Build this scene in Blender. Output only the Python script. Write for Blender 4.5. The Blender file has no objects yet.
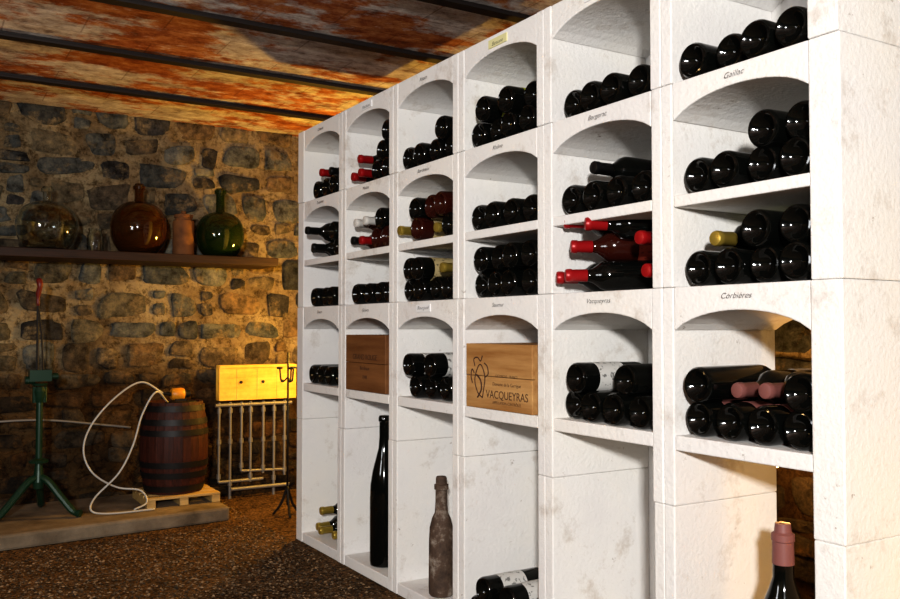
import bpy, bmesh, math, random
from mathutils import Vector, Matrix
random.seed(7)
S=bpy.context.scene
COL=S.collection
D=1.4; CH=0.896
def HZ(d): return CH+d*D

# ------------------------------------------------------------------ materials
def mat(name, col=(.5,.5,.5), rough=.6, metal=0, spec=.5, trans=0, emit=None, es=0, coat=0, ior=1.45):
    m=bpy.data.materials.new(name); m.use_nodes=True
    b=m.node_tree.nodes['Principled BSDF']
    b.inputs['Base Color'].default_value=(*col,1)
    b.inputs['Roughness'].default_value=rough
    b.inputs['Metallic'].default_value=metal
    b.inputs['Specular IOR Level'].default_value=spec
    b.inputs['Transmission Weight'].default_value=trans
    b.inputs['Coat Weight'].default_value=coat
    b.inputs['IOR'].default_value=ior
    if emit:
        b.inputs['Emission Color'].default_value=(*emit,1); b.inputs['Emission Strength'].default_value=es
    return m
def N(m,t,**k):
    n=m.node_tree.nodes.new(t)
    for a,v in k.items(): setattr(n,a,v)
    return n
def L(m,a,b): m.node_tree.links.new(a,b)
def coords(m,scale=(1,1,1)):
    tc=N(m,'ShaderNodeTexCoord'); mp=N(m,'ShaderNodeMapping'); mp.inputs['Scale'].default_value=scale
    L(m,tc.outputs['Object'],mp.inputs['Vector']); return mp.outputs[0]
def noise(m,v,sc,det=5,rough=.6):
    n=N(m,'ShaderNodeTexNoise'); n.inputs['Scale'].default_value=sc; n.inputs['Detail'].default_value=det
    n.inputs['Roughness'].default_value=rough; L(m,v,n.inputs['Vector']); return n.outputs['Fac']
def ramp(m,f,stops):
    r=N(m,'ShaderNodeValToRGB'); e=r.color_ramp.elements
    while len(e)<len(stops): e.new(.5)
    for i,(p,c) in enumerate(stops):
        e[i].position=p; e[i].color=(*c,1) if len(c)==3 else c
    L(m,f,r.inputs[0]); return r.outputs[0]
def mix(m,f,a,b,mode='MIX'):
    n=N(m,'ShaderNodeMix',data_type='RGBA',blend_type=mode)
    for sock,v in ((n.inputs[0],f),(n.inputs[6],a),(n.inputs[7],b)):
        if isinstance(v,(int,float)): sock.default_value=v
        elif isinstance(v,tuple): sock.default_value=(*v,1)
        else: L(m,v,sock)
    return n.outputs[2]
def bump(m,h,st=.4,dist=.01):
    b=N(m,'ShaderNodeBump'); b.inputs['Strength'].default_value=st; b.inputs['Distance'].default_value=dist
    L(m,h,b.inputs['Height']); L(m,b.outputs[0],m.node_tree.nodes['Principled BSDF'].inputs['Normal'])
def setcol(m,c): L(m,c,m.node_tree.nodes['Principled BSDF'].inputs['Base Color'])

# white concrete
M_white=mat('white_limewash',rough=.9,spec=.15)
v=coords(M_white); n0=noise(M_white,v,2.2,5); n1=noise(M_white,v,8,8,.75); n3=noise(M_white,v,24,8,.75); n5=noise(M_white,v,90,3)
c=ramp(M_white,n0,[(.3,(.73,.71,.70)),(.5,(.79,.775,.75)),(.72,(.82,.79,.73))])
c1=ramp(M_white,n1,[(.32,(.78,.74,.70)),(.45,(1,1,1))]); c=mix(M_white,1,c,c1,'MULTIPLY')
sp=ramp(M_white,n3,[(.29,(.28,.20,.14)),(.35,(1,1,1))])
c=mix(M_white,.75,c,sp,'MULTIPLY'); setcol(M_white,c); bump(M_white,n5,.5,.004)
# mortar
M_mortar=mat('lime_mortar',rough=.95,spec=.1)
v=coords(M_mortar); n1=noise(M_mortar,v,3.2,8,.7); n2=noise(M_mortar,v,34,7,.75)
c=ramp(M_mortar,n1,[(.30,(.10,.07,.038)),(.46,(.26,.19,.105)),(.64,(.46,.37,.22))]); c2=ramp(M_mortar,n2,[(.36,(.26,.23,.20)),(.53,(1,1,1))])
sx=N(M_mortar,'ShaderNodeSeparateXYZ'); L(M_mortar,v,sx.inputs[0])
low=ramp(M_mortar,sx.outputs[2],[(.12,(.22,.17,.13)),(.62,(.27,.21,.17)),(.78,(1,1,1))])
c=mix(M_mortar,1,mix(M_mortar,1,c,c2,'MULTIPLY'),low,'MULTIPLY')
setcol(M_mortar,c); bump(M_mortar,n2,1,.035)
# stones
M_stone=mat('rubble_stone',rough=.85,spec=.2)
at=N(M_stone,'ShaderNodeAttribute',attribute_name='stone_col')
v=coords(M_stone); n1=noise(M_stone,v,16,9,.75); n2=noise(M_stone,v,40,8,.75); n4=noise(M_stone,v,7,7,.7)
cc=ramp(M_stone,n1,[(.36,(.20,.19,.18)),(.5,(.85,.85,.85)),(.66,(1.9,1.75,1.5))])
c=mix(M_stone,1,at.outputs['Color'],cc,'MULTIPLY')
mo=ramp(M_stone,n4,[(.52,(0,0,0)),(.63,(1,1,1))]); c=mix(M_stone,mo,c,ramp(M_stone,n2,[(.35,(.08,.058,.032)),(.6,(.33,.25,.14))]))
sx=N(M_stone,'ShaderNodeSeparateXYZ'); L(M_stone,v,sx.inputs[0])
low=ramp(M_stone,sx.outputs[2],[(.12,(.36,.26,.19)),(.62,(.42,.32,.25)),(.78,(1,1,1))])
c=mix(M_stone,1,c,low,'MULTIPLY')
setcol(M_stone,c); bump(M_stone,n2,1,.025)
# ceiling
M_ceil=mat('peeling_terracotta',rough=.8,spec=.2)
v=coords(M_ceil,(1,1.5,1)); a=noise(M_ceil,v,2.0,10,.74); b=noise(M_ceil,v,11,8,.75); v2=coords(M_ceil)
base=ramp(M_ceil,b,[(.3,(.09,.020,.006)),(.45,(.28,.075,.022)),(.6,(.50,.20,.07)),(.72,(.62,.40,.22))])
patch=ramp(M_ceil,a,[(.47,(0,0,0)),(.53,(1,1,1))])
white=ramp(M_ceil,b,[(.32,(.16,.11,.09)),(.48,(.48,.42,.38)),(.66,(.78,.74,.69))])
c=mix(M_ceil,patch,base,white)
br=N(M_ceil,'ShaderNodeTexBrick'); br.inputs['Scale'].default_value=1; br.inputs['Brick Width'].default_value=.5; br.inputs['Row Height'].default_value=.19
br.inputs['Mortar Size'].default_value=.003; br.inputs['Color1'].default_value=(1,1,1,1); br.inputs['Color2'].default_value=(.75,.75,.75,1); br.inputs['Mortar'].default_value=(.35,.28,.25,1)
L(M_ceil,v2,br.inputs['Vector']); c=mix(M_ceil,.6,c,br.outputs['Color'],'MULTIPLY')
setcol(M_ceil,c); bump(M_ceil,b,.7,.015)
# floor
M_floor=mat('earth_gravel_floor',rough=.95,spec=.1)
v=coords(M_floor); vo=N(M_floor,'ShaderNodeTexVoronoi'); vo.inputs['Scale'].default_value=85; L(M_floor,v,vo.inputs['Vector'])
n1=noise(M_floor,v,3,5); c=ramp(M_floor,n1,[(.3,(.075,.042,.018)),(.7,(.18,.105,.05))])
cs=ramp(M_floor,vo.outputs['Color'],[(.2,(.35,.35,.35)),(.8,(1.3,1.25,1.2))]); c=mix(M_floor,1,c,cs,'MULTIPLY'); setcol(M_floor,c)
bump(M_floor,vo.outputs['Distance'],.9,.015)
M_peb=mat('gravel_stone',rough=.8); at=N(M_peb,'ShaderNodeAttribute',attribute_name='stone_col'); setcol(M_peb,at.outputs['Color'])
M_slab=mat('concrete_slab',rough=.9,spec=.15); v=coords(M_slab); n1=noise(M_slab,v,6,7); setcol(M_slab,ramp(M_slab,n1,[(.3,(.10,.075,.05)),(.7,(.27,.215,.15))])); bump(M_slab,noise(M_slab,v,60),.5,.005)
def woodmat(name,c1,c2,sc=(1,1,1),rough=.6,gs=22):
    m=mat(name,rough=rough,spec=.3); v=coords(m,sc); n=noise(m,v,gs,6,.65); setcol(m,ramp(m,n,[(.3,c1),(.7,c2)])); bump(m,n,.25,.003); return m
M_dwood=woodmat('dark_shelf_wood',(.010,.005,.003),(.04,.018,.010),(.25,4,4))
M_pine=woodmat('pine_crate_wood',(.28,.12,.032),(.54,.31,.12),(4,.25,3),.6,9)
M_oak=woodmat('brown_crate_wood',(.12,.045,.014),(.23,.10,.035),(4,.25,3),.6,9)
M_palw=woodmat('pallet_wood',(.32,.20,.07),(.55,.38,.15),(.3,3,3))
M_ywood=woodmat('varnished_yellow_wood_added_glow',(.50,.25,.04),(.78,.46,.10),(.3,3,3),.35,10)
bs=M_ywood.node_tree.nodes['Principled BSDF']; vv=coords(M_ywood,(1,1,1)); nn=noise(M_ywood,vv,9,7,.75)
L(M_ywood,ramp(M_ywood,nn,[(.36,(.16,.05,.004)),(.5,(.8,.36,.02)),(.66,(1,.62,.10))]),bs.inputs['Emission Color']); bs.inputs['Emission Strength'].default_value=.30  # lamplight on the box put into its wood as emission; not a lamp
M_barrel=woodmat('old_barrel_wood',(.018,.005,.003),(.065,.016,.009),(5,5,.4),.6)
M_iron=mat('black_iron',(.012,.011,.011),.5,.4); 
M_steel=mat('rusty_steel_beam',(.014,.010,.009),.6,.3)
M_pipe=mat('galvanised_pipe',(.20,.19,.175),.5,.4)
M_green=mat('green_enamel_iron',(.008,.035,.018),.35,.2,coat=.2); 
M_redp=mat('red_painted_handle',(.13,.012,.008),.4)
M_hose=mat('clear_pvc_hose',(.42,.41,.38),.3,spec=.5)
M_yel=mat('yellow_plastic',(.60,.24,.015),.4)
M_terra=mat('terracotta',(.36,.10,.04),.8)
v=coords(M_terra); n1=noise(M_terra,v,12,6); setcol(M_terra,ramp(M_terra,n1,[(.3,(.075,.028,.008)),(.7,(.21,.085,.025))]))
M_amber=mat('amber_glass',(.13,.042,.004),.07,trans=.8,coat=.15,spec=.5)
M_gglass=mat('green_demijohn_glass',(.035,.075,.012),.06,trans=.8,coat=.2)
M_clear=mat('clear_glass',(.88,.93,.92),.03,trans=1.0)
M_glass=mat('dark_wine_glass',(.003,.0035,.003),.09,spec=.4,coat=.12)
M_brown=mat('dark_red_glass',(.028,.005,.003),.12,spec=.5)
M_fred=mat('foil_red',(.33,.008,.010),.35,.2)
M_fblk=mat('foil_black',(.008,.008,.008),.35,.3)
M_fgold=mat('foil_gold',(.45,.32,.06),.3,.6)
M_fwhite=mat('foil_white',(.62,.60,.56),.4)
M_fpink=mat('wax_pink',(.20,.075,.065),.5)
M_lwhite=mat('label_paper_white',(.58,.57,.54),.7)
M_lcream=mat('label_paper_cream',(.42,.33,.16),.7)
M_lred=mat('label_red',(.22,.03,.015),.6)
M_lgreen=mat('label_green_yellow',(.36,.38,.04),.6)
for m_ in (M_lwhite,M_lcream,M_lred):
    v=coords(m_,(1,1,1)); c0=tuple(m_.node_tree.nodes['Principled BSDF'].inputs['Base Color'].default_value)[:3]
    nn=noise(m_,v,75,2); setcol(m_,ramp(m_,nn,[(.38,tuple(x*.3 for x in c0)),(.43,c0)]))
M_clay=mat('old_clay',(.2,.14,.1),.8); v=coords(M_clay); n1=noise(M_clay,v,18,7,.7); setcol(M_clay,ramp(M_clay,n1,[(.3,(.025,.014,.009)),(.52,(.085,.052,.034)),(.68,(.32,.27,.22))])); bump(M_clay,n1,.5,.006)
M_ink=mat('ink',(.045,.04,.045),.8)
M_brand=mat('branded_print',(.06,.025,.012),.8)
M_paper=mat('paper_tag',(.70,.66,.35),.8)
M_paperw=mat('paper_tag_white',(.8,.8,.8),.8)
M_bulb=mat('lamp_bulb',(1,.8,.4),.4,emit=(1,.55,.15),es=8)

# ------------------------------------------------------------------ mesh helpers
def obj(name,verts,faces,mats,mi=None,smooth=False,parent=None,loc=(0,0,0)):
    me=bpy.data.meshes.new(name); me.from_pydata([tuple(x) for x in verts],[],faces)
    for m in (mats if isinstance(mats,list) else [mats]): me.materials.append(m)
    if mi: me.polygons.foreach_set('material_index',mi)
    if smooth: me.polygons.foreach_set('use_smooth',[True]*len(me.polygons))
    me.update(); o=bpy.data.objects.new(name,me); COL.objects.link(o); o.location=loc
    if parent: o.parent=parent
    return o
def empty(name,loc=(0,0,0)):
    o=bpy.data.objects.new(name,None); COL.objects.link(o); o.location=loc; o.empty_display_size=.1; return o
class MB:
    def __init__(s): s.v=[];s.f=[];s.m=[]
    def add(s,v,f,m=0):
        b=len(s.v); s.v+= [tuple(x) for x in v]; s.f+=[tuple(i+b for i in q) for q in f]
        s.m+= (m if isinstance(m,list) else [m]*len(f))
    def box(s,x0,x1,y0,y1,z0,z1,m=0,M=None):
        v=[Vector(p) for p in ((x0,y0,z0),(x1,y0,z0),(x1,y1,z0),(x0,y1,z0),(x0,y0,z1),(x1,y0,z1),(x1,y1,z1),(x0,y1,z1))]
        if M: v=[M@p for p in v]
        s.add(v,[(0,3,2,1),(4,5,6,7),(0,1,5,4),(1,2,6,5),(2,3,7,6),(3,0,4,7)],m)
    def lathe(s,prof,mats,M=None,n=28):
        v=[];f=[];mm=[]
        for (r,z) in prof:
            for k in range(n):
                a=2*math.pi*k/n; p=Vector((r*math.cos(a),r*math.sin(a),z)); v.append(M@p if M else p)
        for i in range(len(prof)-1):
            for k in range(n):
                a=i*n+k;b=i*n+(k+1)%n; f.append((a,b,b+n,a+n)); mm.append(mats[i] if isinstance(mats,list) else mats)
        s.add(v,f,mm)
    def tube(s,pts,r,m=0,n=10,cap=True):
        P=[Vector(p) for p in pts]; v=[];f=[]; up=None
        rr=r if isinstance(r,list) else [r]*len(P)
        for i,p in enumerate(P):
            t=(P[min(i+1,len(P)-1)]-P[max(i-1,0)]).normalized()
            if up is None: up=t.orthogonal().normalized()
            up=(up-t*up.dot(t)).normalized(); w=t.cross(up)
            for k in range(n):
                a=2*math.pi*k/n; v.append(p+(up*math.cos(a)+w*math.sin(a))*rr[i])
        for i in range(len(P)-1):
            for k in range(n):
                a=i*n+k;b=i*n+(k+1)%n; f.append((a,b,b+n,a+n))
        if cap: f.append(tuple(range(n))[::-1]); f.append(tuple(range((len(P)-1)*n,len(P)*n)))
        s.add(v,f,m)
    def make(s,name,mats,smooth=False,parent=None,bevel=0,auto=False,loc=(0,0,0)):
        o=obj(name,s.v,s.f,mats,s.m,smooth,parent,loc)
        if bevel:
            b=o.modifiers.new('bevel','BEVEL'); b.width=bevel; b.segments=2; b.limit_method='ANGLE'; b.angle_limit=math.radians(50)
        if auto:
            bm=bmesh.new(); bm.from_mesh(o.data)
            for e in bm.edges:
                if len(e.link_faces)==2 and e.calc_face_angle(0)>math.radians(40): e.smooth=False
            bm.to_mesh(o.data); bm.free()
        return o
def spline(ctrl,n=8):
    P=[Vector(p) for p in ctrl]; P=[P[0]*2-P[1]]+P+[P[-1]*2-P[-2]]; out=[]
    for i in range(1,len(P)-2):
        for k in range(n):
            t=k/n; a,b,c,d=P[i-1:i+3]
            out.append(.5*((2*b)+(c-a)*t+(2*a-5*b+4*c-d)*t*t+(3*b-a-3*c+d)*t**3))
    out.append(P[-2]); return out

# ------------------------------------------------------------------ room
X0,X1=-1.6,2.25; Y0,YB=-2.6,4.66; H=CH+1.08
def stone_wall(name,origin,udir,normal,length,height,seed):
    R=random.Random(seed); mb=MB(); cols=[]
    o=Vector(origin);u=Vector(udir);n=Vector(normal);z=Vector((0,0,1))
    def P(a,h,d): return o+u*a+z*h+n*d
    vs=[P(a,h,d) for d in (-.2,0) for (a,h) in ((0,0),(length,0),(length,height),(0,height))]
    mb.add(vs,[(0,1,2,3),(7,6,5,4),(0,4,5,1),(1,5,6,2),(2,6,7,3),(3,7,4,0)],0); cols+=[(.3,.25,.15,1)]*8
    pal=[(.085,.092,.088),(.11,.115,.105),(.12,.105,.07),(.06,.063,.063),(.16,.13,.08),(.09,.072,.05),(.055,.052,.05),(.14,.145,.13),(.14,.095,.05)]
    def stone(a,h,w,hh):
        c=R.choice(pal); k=R.uniform(.8,1.4); c=(c[0]*k,c[1]*k,c[2]*k,1)
        ns=20; ex=R.uniform(.35,.65); rot=R.uniform(-.12,.12); pr=R.uniform(.008,.020)
        ph=[R.uniform(0,6.28) for _ in range(3)]; skew=R.uniform(-.35,.35)
        ring=[]
        for i in range(ns):
            t=2*math.pi*i/ns; ct,st=math.cos(t),math.sin(t)
            x=math.copysign(abs(ct)**ex,ct)*w/2; y=math.copysign(abs(st)**ex,st)*hh/2
            q=.97+.08*math.sin(2*t+ph[0])+.06*math.sin(3*t+ph[1])+R.uniform(-.08,.03)
            x*=q;y*=q*(1+skew*x/w); ring.append((x*math.cos(rot)-y*math.sin(rot),x*math.sin(rot)+y*math.cos(rot)))
        vs=[];tx,ty=R.uniform(-.008,.008)/w*2,R.uniform(-.008,.008)/hh*2
        for (s,d) in ((1.0,-.008),(.96,pr*.6),(.88,pr*.95),(.5,pr)):
            for (x,y) in ring:
                X,Y=x*s,y*s; vs.append(P(min(max(a+X,0),length),min(max(h+Y,0),height),d+(X*tx+Y*ty)*(1 if s<1 else 0)+R.uniform(-.003,.003)))
        vs.append(P(a,h,pr+.001)); fs=[]
        for r in range(3):
            for i in range(ns): fs.append((r*ns+i,r*ns+(i+1)%ns,(r+1)*ns+(i+1)%ns,(r+1)*ns+i))
        for i in range(ns): fs.append((3*ns+i,3*ns+(i+1)%ns,4*ns))
        mb.add(vs,fs,1); cols.extend([c]*len(vs))
    h=0.0
    while h<height-.03:
        rh=R.uniform(.085,.155); a=-R.uniform(0,.1)
        while a<length:
            w=R.uniform(.09,.29); g=R.uniform(.014,.034)
            if w<.19 and rh>.10 and R.random()<.5:
                q=R.uniform(.40,.62)
                stone(a+w/2,h+rh*q/2,w-g,rh*q-g*.5); stone(a+w/2,h+rh*(1+q)/2,w-g,rh*(1-q)-g*.45)
            else: stone(a+w/2,h+rh/2+R.uniform(-.014,.014),w-g,rh-g*.6+R.uniform(-.028,.016))
            a+=w
        h+=rh
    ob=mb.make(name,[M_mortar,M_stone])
    at=ob.data.color_attributes.new('stone_col','FLOAT_COLOR','POINT'); at.data.foreach_set('color',[x for c in cols for x in c])
    ob.data.polygons.foreach_set('use_smooth',[i>5 for i in range(len(ob.data.polygons))])
    return ob
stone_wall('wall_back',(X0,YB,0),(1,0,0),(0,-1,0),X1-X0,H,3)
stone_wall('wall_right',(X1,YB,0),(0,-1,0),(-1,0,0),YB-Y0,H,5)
mb=MB(); mb.box(X0-.2,X0,Y0,YB,0,H); mb.make('wall_left',[M_mortar])
mb=MB(); mb.box(X0,X1,Y0-.2,Y0,0,H); mb.make('wall_front',[M_mortar])
mb=MB(); mb.box(X0-.2,X1+.2,Y0-.2,YB+.2,-.15,0); mb.make('floor',[M_floor])
beams=[4.13,3.55,2.98,2.43,1.88,1.33,.78,.23,-.32,-.87,-1.42,-1.97,-2.52]
mb=MB(); mb.box(X0-.2,X1+.2,Y0-.2,YB+.2,H+.0,H+.15); mb.make('ceiling',[M_ceil])
for i,y in enumerate(beams):
    mb=MB(); mb.box(X0,X1,y-.025,y+.025,H-.024,H-.014); mb.box(X0,X1,y-.006,y+.006,H-.015,H)
    o=mb.make('ceiling_beam',[M_steel],bevel=.002)
R=random.Random(2); vs=[];fs=[];cols=[]
for i in range(14000):
    x=R.uniform(-.1,1.37);y=R.uniform(2.2,4.6)
    if y>3.93 and x<1.30: continue
    if y>3.78 and x<.4: continue
    r=R.uniform(.002,.0065); sc=(R.uniform(.7,1.4),R.uniform(.7,1.4),R.uniform(.4,.8)); a=R.uniform(0,3.14)
    b=len(vs)
    for p in ((1,0,0),(0,1,0),(-1,0,0),(0,-1,0),(0,0,1),(0,0,-1),):
        X,Y,Z=p[0]*sc[0]*r,p[1]*sc[1]*r,p[2]*sc[2]*r
        vs.append((x+X*math.cos(a)-Y*math.sin(a),y+X*math.sin(a)+Y*math.cos(a),r*.25+Z))
    k=R.uniform(.3,1.55)**2; c=(.13*k,.083*k,.043*k,1); cols+=[c]*6
    for q in ((0,1,4),(1,2,4),(2,3,4),(3,0,4),(1,0,5),(2,1,5),(3,2,5),(0,3,5)): fs.append(tuple(b+t for t in q))
g=obj('gravel',vs,fs,M_peb); at=g.data.color_attributes.new('stone_col','FLOAT_COLOR','POINT'); at.data.foreach_set('color',[x for c in cols for x in c])
mb=MB()
mb.add([(-1.55,3.80,0),(1.27,4.06,0),(1.27,4.63,0),(-1.55,4.63,0),(-1.55,3.80,.065),(1.27,4.06,.065),(1.27,4.63,.065),(-1.55,4.63,.065)],[(0,3,2,1),(4,5,6,7),(0,1,5,4),(1,2,6,5),(2,3,7,6),(3,0,4,7)])
mb.make('concrete_plinth',[M_slab],bevel=.012)

# ------------------------------------------------------------------ rack
P=[2.546,2.243,1.940,1.636,1.331,1.029,.7385]; P=[p*D for p in P]; T=.066; XF=1.4; DEP=.335
lev=[0,HZ(-.274),HZ(.063),HZ(.381),HZ(.600)]
zs={'b':HZ(-.612),'s4t':HZ(-.165),'s4b':HZ(-.188),'s3t':HZ(.063),'c4':HZ(.026),'s2t':HZ(.205),'s2b':HZ(.187),'s1t':HZ(.381),'c2':HZ(.352),'c1':HZ(.567),'top':HZ(.600)}
mb=MB()
RR=random.Random(4)
def e_(): return RR.uniform(0,.0025)
for i,p in enumerate(P):
    for k in range(4):
        if i in (0,6): mb.box(XF+e_(),XF+DEP+(.02 if i==6 else 0),p-T+e_(),p-e_(),lev[k]+.0003,lev[k+1]-.0003)
        else:
            mb.box(XF+e_(),XF+DEP,p-T/2+.0003,p-e_(),lev[k]+.0003,lev[k+1]-.0003); mb.box(XF+e_(),XF+DEP,p-T+e_(),p-T/2-.0003,lev[k]+.0003,lev[k+1]-.0003)
def arch(yl,yr,zc,zt,rise=.042):
    n=14; w=yl-yr; v=[]; Q=.90
    pts=[(yr+w*i/n, zc-rise+rise*(math.sqrt(max(0,1-(Q*(2*i/n-1))**2))-math.sqrt(1-Q*Q))/(1-math.sqrt(1-Q*Q))) for i in range(n+1)]
    for x in (XF+.003,XF+DEP):
        for (y,z) in pts: v.append((x,y,z))
        for (y,z) in pts: v.append((x,y,zt))
    m=n+1; o2=2*m; f=[]
    for i in range(n):
        f.append((i,i+1,m+i+1,m+i)); f.append((o2+i,o2+m+i,o2+m+i+1,o2+i+1))
        f.append((i,o2+i,o2+i+1,i+1)); f.append((m+i,m+i+1,o2+m+i+1,o2+m+i))
    f.append((0,m,o2+m,o2)); f.append((n,o2+n,o2+m+n,m+n))
    mb.add(v,f)
OPEN=[]
for i in range(6):
    yl=P[i]-T; yr=P[i+1]; OPEN.append((yl,yr))
    arch(yl,yr,zs['c1'],zs['top']); arch(yl,yr,zs['c2'],zs['s1t']); arch(yl,yr,zs['c4'],zs['s3t'])
    mb.box(XF+.004,XF+DEP,yr,yl,zs['s2b'],zs['s2t']); mb.box(XF+.003,XF+DEP,yr,yl,zs['s4b'],zs['s4t']); mb.box(XF+.003,XF+DEP,yr,yl,0,zs['b'])
    zb=0 if i<5 else zs['s3t']-.02
    mb.box(XF+DEP,XF+DEP+.02,yr-.0,yl+T,zb,zs['top'])
rack=mb.make('wine_rack',[M_white],bevel=.003)

def text(name,body,size,loc,m,parent=None,rot=(90,0,-90),tilt=0,offset=0,sx=1):
    cu=bpy.data.curves.new(name,'FONT'); cu.body=body; cu.size=size; cu.align_x='CENTER'; cu.shear=.35 if m==M_ink else 0; cu.extrude=.0002; cu.offset=offset
    cu.materials.append(m); o=bpy.data.objects.new(name,cu); COL.objects.link(o); o.location=loc
    o.rotation_euler=[math.radians(a) for a in rot]; o.scale=(sx,1,1)
    if parent: o.parent=parent
    return o
names1=['Chinon','Madiran','Alsace','Beaune','Fleurie','Cahors']
names2=['Touraine','Médoc','Bordeaux','Rhône','Bergerac','Gaillac']
names4=['Divers','Graves','Bourgueil','Saumur','Vacqueyras','Corbières']
for i,(yl,yr) in enumerate(OPEN):
    yc=(yl+yr)/2
    for q,(nm,zz) in enumerate(((names2[i],zs['s1t']-.026),(names4[i],zs['s3t']-.028),(names1[i],zs['top']-.033))):
        text('label_%d_%d'%(q,i),nm,.0165,(XF-.001,yc,zz),M_ink,rack,offset=-.0003,sx=1.15)
    w=.045
    for q,(k,zz) in enumerate(((i in (1,3,4),zs['top']-.025),(i in (2,),zs['s3t']-.024))):
        if k:
            pm=MB(); pm.box(XF-.0006,XF+.004,yc-w,yc+w,zz-.012,zz+.012); pm.make('paper_tag_%d_%d'%(q,i),[M_paper if i==3 else M_paperw],parent=rack)

# ------------------------------------------------------------------ bottles
BM=[M_glass,M_fred,M_fblk,M_fgold,M_fwhite,M_fpink,M_lwhite,M_lcream,M_lred,M_lgreen,M_brown]
G,RED,BLK,GOLD,WHT,PNK,LW,LC,LR,LG,BR=range(11)
def bottle_prof(kind,glass,foil,label):
    if kind=='bord': bs=[(.0385,.19),(.0375,.200),(.033,.212),(.025,.222),(.018,.232),(.0150,.243)]; fo=.245
    else: bs=[(.0395,.155),(.038,.172),(.033,.193),(.026,.212),(.019,.230),(.0155,.245)]; fo=.247
    pr=[(.0005,.022),(.012,.019),(.022,.010),(.028,.002),(.031,.0),(.0345,.0008),(.0375,.005),(.0385 if kind=='bord' else .0395,.011)]
    R0=pr[-1][0]; mm=[glass]*(len(pr)-1)
    if label is not None:
        l0,l1=.05,.135
        pr+= [(R0,l0),(R0+.0006,l0+.0002),(R0+.0006,l1),(R0,l1+.0002)]; mm+=[glass,label,label,label]
    pr+=bs; mm+=[glass]*len(bs)
    pr+=[(.0152,fo),(.0158,fo+.001),(.0150,.282),(.0165,.284),(.0165,.294),(.0150,.2985),(.010,.3),(.0003,.3)]
    mm+=[glass]+[foil]*7
    return pr,mm
def orient(base,d,sc=1):
    d=Vector(d).normalized(); q=Vector((0,0,1)).rotation_difference(d)
    return Matrix.Translation(base)@q.to_matrix().to_4x4()@Matrix.Scale(sc,4)
def pile(col,z,specs,name='wine_bottle_stack'):
    yl,yr=OPEN[col-1]; mb=MB()
    for sp in specs:
        s,h,rec,mode=sp[:4]; foil=sp[4] if len(sp)>4 else BLK; lab=sp[5] if len(sp)>5 else None
        gl=sp[6] if len(sp)>6 else G; kind=sp[7] if len(sp)>7 else 'bord'
        x=XF+rec; y=yl-s
        w1,w2=random.uniform(-.04,.04),random.uniform(-.02,.02)
        if mode=='B': d=Vector((1,w1 if .06<s<.29 else 0,w2 if h>.05 else 0)); b=Vector((x,y,z+h))
        elif mode=='N': d=Vector((-1,w1 if .06<s<.29 else 0,w2)); b=Vector((x+.3,y,z+h))
        elif mode[0]=='A':
            d=Vector(mode[1:]).normalized(); b=Vector((x,y,z+h))-d*.3
        else: d=Vector(mode); b=Vector((x,y,z+h))
        pr,mm=bottle_prof(kind,gl,foil,lab); mb.lathe(pr,mm,orient(b,d),32)
    return mb.make(name,BM,smooth=True,auto=True)
r=.0395; H2=r+.066; H3=H2+.066
def jit(a,b=.012): return a+random.uniform(-b,b)
def rowB(ss,h=r,rec=.02,**k): return [(s,h,max(.004,jit(rec)),'B',k.get('foil',BLK),k.get('lab'),G,random.choice(['bord','burg'])) for s in ss]
Sh=[.05,.132,.214,.298]
Z1,Z2,Z3,Z4,Z5=zs['s1t'],zs['s2t'],zs['s3t'],zs['s4t'],zs['b']
pile(1,Z1,rowB([.10,.19,.28])+[(.145,H2,.01,'N',RED,LW),(.235,H2,.02,'N',BLK)])
pile(1,Z2,[(.09,r,0,'N',BLK),(.18,r,-.03,'N',BLK),(.28,r,.03,'B'),(.14,H2,-.05,'N',BLK),(.23,H2,.03,'B')])
pile(1,Z3,rowB([.09,.175,.26]))
pile(1,Z4,rowB([.06,.145,.23,.31]))
pile(1,Z5,[(.08,r,.03,'N',GOLD,LG),(.17,r,.01,'N',GOLD,LG),(.26,r,.03,'N',GOLD,LC),(.125,H2,.03,'N',GOLD,LG)])
pile(2,Z1,[(.06,r,.0,'N',RED,LW),(.14,r,-.01,'N',RED),(.22,r,.02,'B'),(.30,r,.02,'B'),(.10,H2,.01,'N',RED,None),(.26,H2,.02,'B'),(.30,H3,.02,'B')])
pile(2,Z2,[(.06,r,.0,'N',BLK,LC,BR),(.14,r,.0,'N',RED,LR,BR),(.22,r,.02,'B',RED,LC,BR),(.30,r,.02,'B',BLK,LR,BR),(.10,H2,-.01,'N',WHT,LR,BR),(.19,H2,-.01,'N',WHT,LW,BR),(.27,H2,.01,'B',WHT,LC)])
pile(2,Z3,rowB([.07,.15,.23,.31]))
pile(3,Z1,rowB(Sh)+rowB([.256],H2,.02))
pile(3,Z2,[(.05,r,-.02,'N',GOLD,LC,BR),(.132,r,.0,'B',BLK,LC,BR),(.214,r,.02,'N',GOLD,LC,BR),(.298,r,.02,'B',RED,LC,G),(.12,H2,.0,'B',BLK,LC,G),(.205,H2,.01,'B',WHT,LC,BR),(.28,H2,.0,'B',BLK,LR,BR)])
pile(3,Z3,rowB(Sh)+[(.06,H2+.004,.01,'B'),(.15,H2,-.01,'B',GOLD,LC),(.27,H2,.02,'N',GOLD,LG)])
pile(3,Z4,rowB([.10,.185,.27])+[(.075,H2+.004,.0,'B',BLK,LW),(.20,H2+.006,.01,'B',BLK,LW)])
pile(4,Z1,rowB(Sh)+[(.10,H2,.0,'B',BLK,LG),(.215,H2+.002,.0,'B',BLK,LG),(.30,H2,.03,'B')])
pile(4,Z2,rowB(Sh))
pile(4,Z3,rowB(Sh)+rowB([.06,.14,.222,.303],H2+.008))
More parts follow.
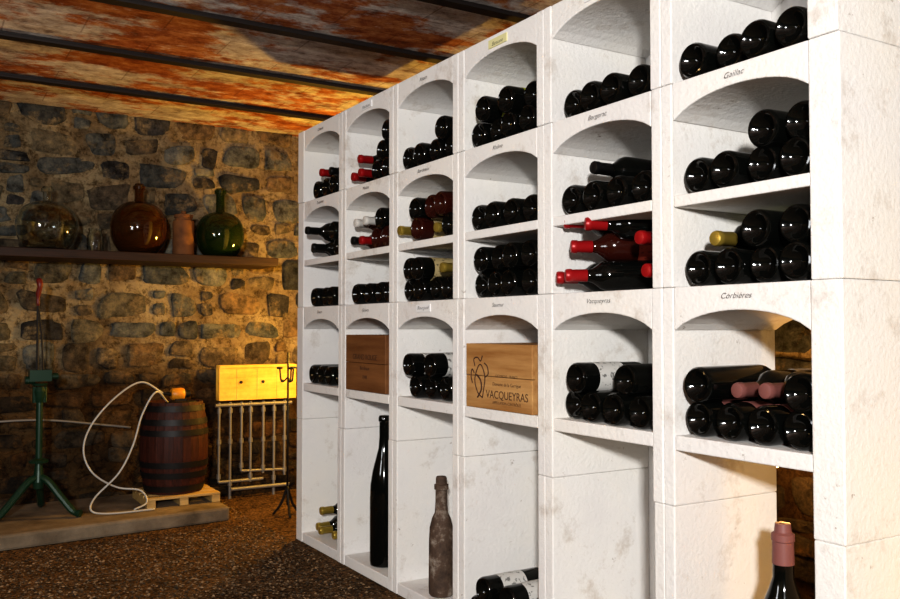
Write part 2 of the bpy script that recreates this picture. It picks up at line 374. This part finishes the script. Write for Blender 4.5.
pile(4,Z5,[(.05,r,.01,'B'),(.135,r,.0,'B',BLK,LW),(.22,r,.01,'B'),(.30,r,.01,'B'),(.10,H2,.0,'B',BLK,LW),(.22,H2+.004,.0,'B',BLK,LW)])
pile(5,Z1,rowB(Sh))
pile(5,Z2,rowB(Sh)+[(.13,H2+.002,.033,'N',BLK)])
A1=('A',-.86,.51,0.0)
pile(5,Z3,[(.03,r,-.01,A1,RED,None,G),(.09,r+.002,-.03,A1,RED,None,G),(.075,H2+.010,.0,A1,RED,LR,BR),(.035,H3+.010,.01,A1,RED,None,G),(.13,H3-.004,.0,('A',-.86,.51,.02),RED,LW,G),
           (.318,r,.02,'N',RED,None),(.318,r+.079,.0,'N',RED,None)])
pile(5,Z4,[(.135,r,.01,'B'),(.22,r,.005,'B'),(.305,r,.01,'B',BLK,LW),(.05,r,.03,'B'),(.09,H2+.002,.0,'B',BLK,LW),(.235,H2+.002,.03,'B',BLK)])
pile(6,Z1,rowB(Sh))
pile(6,Z2,rowB(Sh)+[(.225,H2,.015,'B'),(.303,H2+.002,.03,'B')])
pile(6,Z3,rowB(Sh)+[(.205,H2+.004,.015,'B'),(.295,H2+.004,.02,'B'),(.10,H2-.003,.02,'N',GOLD,LG)])
pile(6,Z4,[(s,r,.02,'B',PNK,PNK,G,'burg') for s in Sh]+[(.065,H2+.006,.0,'B',BLK),(.15,H2,.035,'N',PNK,LW),(.228,H2,.02,'N',PNK,None),(.308,H2+.004,.01,'B')])

def lathe_obj(name,prof,mats,loc,mm=0,n=40):
    mb=MB(); mb.lathe(prof,mm,None,n); return mb.make(name,mats,smooth=True,auto=True,loc=loc)
def yof(c,s): return OPEN[c-1][0]-s
lathe_obj('large_wine_bottle',[(.0005,.03),(.03,.02),(.042,0),(.05,.004),(.052,.02),(.052,.24),(.050,.29),(.042,.34),(.030,.385),(.021,.42),(.018,.46),(.0175,.515),(.021,.518),(.021,.530),(.018,.538),(.0005,.54)],[M_glass],(XF+.065,yof(2,.205),Z5+.001))
lathe_obj('old_clay_bottle',[(.0005,0),(.036,0),(.040,.006),(.041,.03),(.040,.17),(.038,.215),(.030,.245),(.0215,.262),(.0195,.29),(.0185,.335),(.023,.337),(.023,.352),(.018,.354),(.018,.372),(.015,.378),(.0005,.378)],[M_clay],(XF+.06,yof(3,.195),Z5+.001))
lathe_obj('waxed_magnum_bottle',[(.0005,.03),(.035,.01),(.045,0),(.053,.008),(.053,.23),(.050,.27),(.040,.305),(.028,.335),(.0205,.36),(.0205,.385),(.0215,.386),(.0205,.43),(.0225,.432),(.0225,.445),(.017,.449),(.015,.466),(.0005,.467)],[M_glass,M_fpink],(XF+.09,yof(6,.205),Z5+.001),[0]*9+[1]*7)

def crate(col,z,m,h,lines,nm):
    yl,yr=OPEN[col-1]; yc=(yl+yr)/2; w=.163; e=empty(nm,(XF+.15,yc,z+.001)); X=-.152
    mb=MB(); mb.box(X,X+.012,-w,w,0,h*.5-.0007); mb.box(X,X+.012,-w,w,h*.5+.0007,h)
    mb.box(X+.012,X+.31,-w,-w+.009,0,h);mb.box(X+.012,X+.31,w-.009,w,0,h);mb.box(X+.31,X+.322,-w,w,0,h);mb.box(X+.012,X+.31,-w+.009,w-.009,0,.009);mb.box(X+.012,X+.31,-w+.009,w-.009,h-.009,h)
    mb.make('crate_body',[m],bevel=.0015,parent=e)
    for k,(t,sz,zz,yy) in enumerate(lines): text('brand_%d'%k,t,sz,(X-.001,yy,zz),M_brand,e,offset=-.0002)
    return e
c4=crate(4,Z4,M_pine,.185,[('VACQUEYRAS',.032,.032,-.045),('APPELLATION CONTRÔLÉE',.011,.017,-.045),('Domaine de la Garrigue',.014,.068,-.045),('GIGONDAS · FRANCE',.011,.092,-.045)],'wooden_wine_crate')
mb=MB()
def stroke(pts,rr=.002): mb.tube([(-.1525,a,b) for a,b in [(p.y,p.z) for p in spline([(0,q[0],q[1]) for q in pts],6)]],rr,0,6)
stroke([(.075,.03),(.10,.045),(.115,.08),(.10,.115),(.085,.125),(.07,.11),(.062,.085),(.07,.05),(.075,.03)],.0018)
stroke([(.115,.12),(.12,.14),(.10,.145),(.085,.135),(.075,.15)],.0018)
stroke([(.065,.13),(.05,.12),(.045,.1),(.06,.09)],.0018)
stroke([(.10,.03),(.08,.055),(.085,.08),(.105,.095)],.0028)
stroke([(.128,.07),(.135,.09),(.13,.11),(.118,.10)],.0018)
mb.make('brand_emblem',[M_brand],parent=c4)
crate(2,Z4,M_oak,.205,[('GRAND ROUGE',.028,.115,0),('Bordeaux',.020,.078,0),('1998',.020,.045,0)],'wooden_wine_crate')

# ------------------------------------------------------------------ wall shelf & jars
ZS=CH+.362
mb=MB(); mb.box(-1.2,1.605,4.35,4.65,ZS-.042,ZS)
sh=mb.make('wall_shelf',[M_dwood],bevel=.004)
def shell(prof,t=.004):
    inner=[(max(r_-t,.0005),z+(t if i<2 else 0)) for i,(r_,z) in enumerate(prof)]
    return prof+inner[::-1]
def dj(R_,h,nr,nh):
    body=h-nh; pr=[(.0005,0),(R_*.55,0)]
    for i in range(1,15):
        a=-1.05+i*(1.05+1.33)/14*1.0
        rr=R_*math.cos(a)**.8; zz=body*.5*(1+math.sin(a)/math.sin(1.33)*.97) if a>0 else body*.5*(1+math.sin(a)/math.sin(1.05))
        if rr>nr: pr.append((rr,zz))
    pr+=[(nr*1.15,body*.985),(nr,body+.01),(nr,h-.03),(nr*1.35,h-.028),(nr*1.4,h-.012),(nr*1.1,h-.008),(nr*.95,h)]
    return pr
ZS+=.001
lathe_obj('clear_demijohn',shell(dj(.137,.30,.02,.07)),[M_clear],(.52,4.475,ZS))
lathe_obj('amber_demijohn',shell(dj(.134,.345,.021,.085),.005),[M_amber],(.932,4.475,ZS))
lathe_obj('green_demijohn',shell(dj(.123,.355,.022,.12),.005),[M_gglass],(1.335,4.475,ZS))
lathe_obj('glass_jar',shell([(.0005,0),(.034,0),(.037,.005),(.037,.075),(.030,.088),(.028,.10),(.031,.102),(.031,.11)],.003),[M_clear],(.728,4.45,ZS))
lathe_obj('terracotta_jar',[(.0005,0),(.050,0),(.053,.006),(.053,.03),(.051,.034),(.053,.06),(.051,.1),(.053,.16),(.050,.175),(.040,.178),(.040,.188),(.046,.190),(.046,.205),(.02,.210),(.012,.214),(.012,.224),(.0005,.226)],[M_terra],(1.145,4.46,ZS))

# ------------------------------------------------------------------ corking machine
e=empty('bottle_corking_press',(.48,4.30,.0655))
mb=MB()
for a in (200,320,80):
    a=math.radians(a); c,s=math.cos(a),math.sin(a)
    mb.tube(spline([(.012*c,.012*s,.17),(.05*c,.05*s,.15),(.11*c,.11*s,.085),(.17*c,.17*s,.024),(.205*c,.205*s,.017)],6),[.016]*18+[.014]*3+[.016]*4,0,10)
mb.lathe([(.0005,.12),(.02,.12),(.024,.15),(.018,.2),(.014,.24),(.014,.50),(.02,.52),(.026,.55),(.018,.57),(.0005,.57)],0,None,20)
mb.lathe([(.0005,.235),(.04,.235),(.042,.245),(.012,.255)],0,None,20)
mb.box(-.045,.045,-.035,.035,.595,.645)
mb.tube([(-.06,0,.60),(-.02,0,.60)],.018,0,12); mb.tube([(.02,0,.615),(.075,0,.615)],.014,0,12)
mb.tube([(-.02,.0,.57),(-.02,0,.50)],.01); mb.tube([(.02,0,.57),(.02,0,.50)],.01)
mb.lathe([(.0005,.575),(.03,.575),(.033,.585),(.0005,.586)],0,None,16)
mb.make('stand',[M_green],parent=e)
mb=MB(); mb.tube([(-.012,0,.64),(-.012,0,.96)],.0055); mb.tube([(.012,0,.64),(.005,0,.80),(-.012,0,.94)],.004); mb.make('plunger_rod',[M_iron],parent=e)
mb=MB(); mb.tube(spline([(-.012,0,.93),(-.012,0,.98),(-.006,-.01,1.02),(-.012,0,1.05)],4),[.007]*4+[.011]*4+[.013]*4+[.010],0,12); mb.make('handle',[M_redp],parent=e,smooth=True)

# ------------------------------------------------------------------ barrel on pallet
bx,by=1.085,4.36
e=empty('small_pallet',(bx+.01,by-.0,.0655)); mb=MB()
for y in (-.13,-.045,.04,.125): mb.box(-.17,.17,y-.032,y+.032,.034,.046)
for x in (-.15,0,.15): mb.box(x-.02,x+.02,-.16,.155,.0,.034)
mb.make('pallet_slats',[M_palw],parent=e,bevel=.002)
ZB=.066+.046; e=empty('wine_barrel',(bx,by,ZB)); hb=.43
def br_(z): return .132+.028*(1-((z-hb/2)/(hb/2))**2)
mb=MB(); n=24
for k in range(n):
    a0=2*math.pi*(k+.008)/n;a1=2*math.pi*(k+.992)/n; v=[];f=[]
    zz=[hb*i/10 for i in range(11)]
    for z in zz:
        for (a,rr) in ((a0,br_(z)),(a1,br_(z)),(a1,br_(z)-.014),(a0,br_(z)-.014)): v.append((rr*math.cos(a),rr*math.sin(a),z))
    for i in range(10):
        for j in range(4): f.append((i*4+j,i*4+(j+1)%4,i*4+4+(j+1)%4,i*4+4+j))
    f+=[(3,2,1,0),(40,41,42,43)]; mb.add(v,f)
mb.lathe([(.0005,hb-.02),(.124,hb-.02)],0); mb.lathe([(.0005,.02),(.124,.02)],0)
mb.make('staves',[M_barrel],parent=e)
mb=MB()
for z0 in (.012,.075,.125,hb-.155,hb-.105,hb-.042):
    z1=z0+.028; mb.lathe([(br_(z0)+.001,z0),(br_(z0)+.0035,z0),(br_(z1)+.0035,z1),(br_(z1)+.001,z1)],0,None,40)
mb.make('hoops',[M_iron],parent=e,smooth=True,auto=True)
e=empty('transfer_pump',(bx+.03,by-.01,ZB+hb-.018)); mb=MB()
mb.lathe([(.0005,0),(.075,0),(.078,.008),(.07,.018),(.0005,.02)],1,None,24)
Mx=Matrix.Translation((-.05,0,.052))@Matrix.Rotation(math.radians(90),4,'Y')
mb.lathe([(.0005,0),(.024,0),(.030,.008),(.030,.05),(.026,.062),(.018,.07),(.018,.09),(.0005,.092)],[0]*4+[1]*3,Mx,24)
mb.box(-.035,.02,-.02,.02,.015,.03,1); mb.tube([(-.05,0,.052),(-.085,0,.058)],.009,1)
mb.make('pump_body',[M_yel,M_iron],parent=e,smooth=True,auto=True)
mb=MB(); px,py,pz=bx+.03,by-.01,ZB+hb-.018
mb.tube(spline([(px-.087,py,pz+.058),(.92,4.33,.64),(.80,4.32,.57),(.70,4.32,.45),(.665,4.30,.34),(.70,4.27,.24),(.80,4.25,.17),(.90,4.22,.15),(.92,4.18,.10),(.86,4.16,.076)],8),.0045,0,8)
mb.tube(spline([(px-.08,py-.06,pz+.02),(.96,4.2,.60),(.90,4.20,.50),(.86,4.2,.36),(.80,4.2,.24),(.70,4.2,.14),(.68,4.16,.09),(.76,4.15,.072),(.95,4.15,.072)],8),.0045,0,8)
mb.make('pvc_hose',[M_hose],smooth=True)
mb=MB(); mb.tube(spline([(-1.2,4.60,.47),(-.3,4.6,.46),(.1,4.6,.455),(.5,4.6,.46),(.8,4.6,.42),(.93,4.6,.40)],8),.006,0,8); mb.make('wall_pipe_cable',[M_pipe],smooth=True)

# ------------------------------------------------------------------ wooden wall box with added glow & pipes
e=empty('wooden_wall_glow_box',(1.57,4.595,.60)); mb=MB()
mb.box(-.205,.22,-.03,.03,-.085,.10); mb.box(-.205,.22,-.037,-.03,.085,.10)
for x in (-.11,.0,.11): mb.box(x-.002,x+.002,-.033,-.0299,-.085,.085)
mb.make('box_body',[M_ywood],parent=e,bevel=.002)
mb=MB()
for x in (-.12,0,.11): mb.lathe([(.0005,0),(.008,0),(.008,.01),(.0005,.012)],0,Matrix.Translation((x+.03,-.030,.01))@Matrix.Rotation(math.radians(90),4,'X'),12)
mb.make('screws',[M_iron],parent=e)
e=empty('water_pipework',(1.57,4.58,0)); mb=MB()
for k,(x,z0) in enumerate(((-.20,.09),(-.14,.05),(-.08,.14),(-.03,.08),(.04,.12),(.10,.06),(.16,.1))):
    mb.tube([(x,0,.505),(x,0,z0)],.0075,0,10)
    for zz in (.46,.30,z0+.03): mb.tube([(x,0,zz-.012),(x,0,zz+.012)],.012,0,10)
mb.tube([(-.22,0,.49),(.2,0,.49)],.010); mb.tube([(-.20,0,.09),(.04,0,.09)],.009); mb.tube([(-.14,-.015,.05),(.18,-.015,.05)],.010); mb.tube([(-.08,0,.14),(.17,0,.13)],.008)
for x in (-.14,.10): mb.tube([(x,0,.06),(x,0,0)],.009)
mb.make('pipes',[M_pipe],parent=e,smooth=True,auto=True)
e=empty('iron_candle_stand',(1.535,4.02,0)); mb=MB()
mb.tube([(0,0,.05),(0,0,.78)],.005)
for a in (0,120,240):
    a=math.radians(a+20); mb.tube(spline([(0,0,.14),(.03*math.cos(a),.03*math.sin(a),.06),(.07*math.cos(a),.07*math.sin(a),.006)],5),.006)
for a in (30,150,270):
    a=math.radians(a); mb.tube(spline([(0,0,.66),(.03*math.cos(a),.03*math.sin(a),.64),(.04*math.cos(a),.04*math.sin(a),.70)],5),.004)
    mb.lathe([(.0005,.70),(.014,.70),(.016,.708),(.010,.71)],0,Matrix.Translation((.04*math.cos(a),.04*math.sin(a),0)),12)
mb.make('stand_frame',[M_iron],parent=e,smooth=True)

# ------------------------------------------------------------------ lamps
def lamp(name,loc,power,col,size=.04,off=(0,-.06,0)):
    e=empty(name,loc); mb=MB()
    mb.lathe([(.0005,.03),(.016,.03),(.016,.075),(.0005,.077)],1,None,16)
    mb.lathe([(.0005,-.035),(.015,-.031),(.026,-.015),(.028,0),(.022,.018),(.014,.03)],0,None,16)
    mb.make('bulb',[M_bulb,M_iron],parent=e,smooth=True)
    l=bpy.data.lights.new('lamp_light','POINT'); l.energy=power; l.color=col; l.shadow_soft_size=size
    o=bpy.data.objects.new('lamp_light',l); COL.objects.link(o); o.location=off; o.parent=e
lamp('added_fill_lamp',(1.90,4.15,1.0),50,(1,.54,.07))
lamp('added_fill_lamp',(2.0,4.30,.62),8,(1,.55,.10))
lamp('added_fill_lamp',(2.0,1.60,.55),9,(1,.50,.14))
lamp('added_fill_lamp',(2.0,.68,.35),8,(1,.60,.16))
lamp('added_fill_lamp',(-.95,2.5,1.45),9,(1,.64,.28))  # added fill out of view, warms the left wall and ceiling
def area(name,loc,target,power,size,col=(1,1,1)):
    l=bpy.data.lights.new(name,'AREA'); l.energy=power; l.size=size; l.color=col
    o=bpy.data.objects.new(name,l); COL.objects.link(o); o.location=loc
    o.rotation_euler=(Vector(target)-Vector(loc)).to_track_quat('-Z','Y').to_euler()
area('key_light',(-.75,-1.1,1.40),(1.3,2.4,.9),122,.16,(1,.985,.965))
area('fill_light',(-1.3,1.6,1.2),(1.4,3.0,.9),15,.5,(.95,.97,1))
w=bpy.data.worlds.new('World'); S.world=w; w.use_nodes=True
w.node_tree.nodes['Background'].inputs[0].default_value=(.05,.05,.06,1)

# ------------------------------------------------------------------ camera
cd=bpy.data.cameras.new('camera'); cd.sensor_width=36; cd.lens=880/900*36; cd.clip_start=.01
cam=bpy.data.objects.new('camera',cd); COL.objects.link(cam); cam.location=(0,0,CH)
cam.rotation_euler=(math.radians(91.86),0,math.radians(-31.3)); S.camera=cam
S.view_settings.view_transform='Standard'
try: S.view_settings.look='Medium High Contrast'
except Exception as ex: print('look',ex)
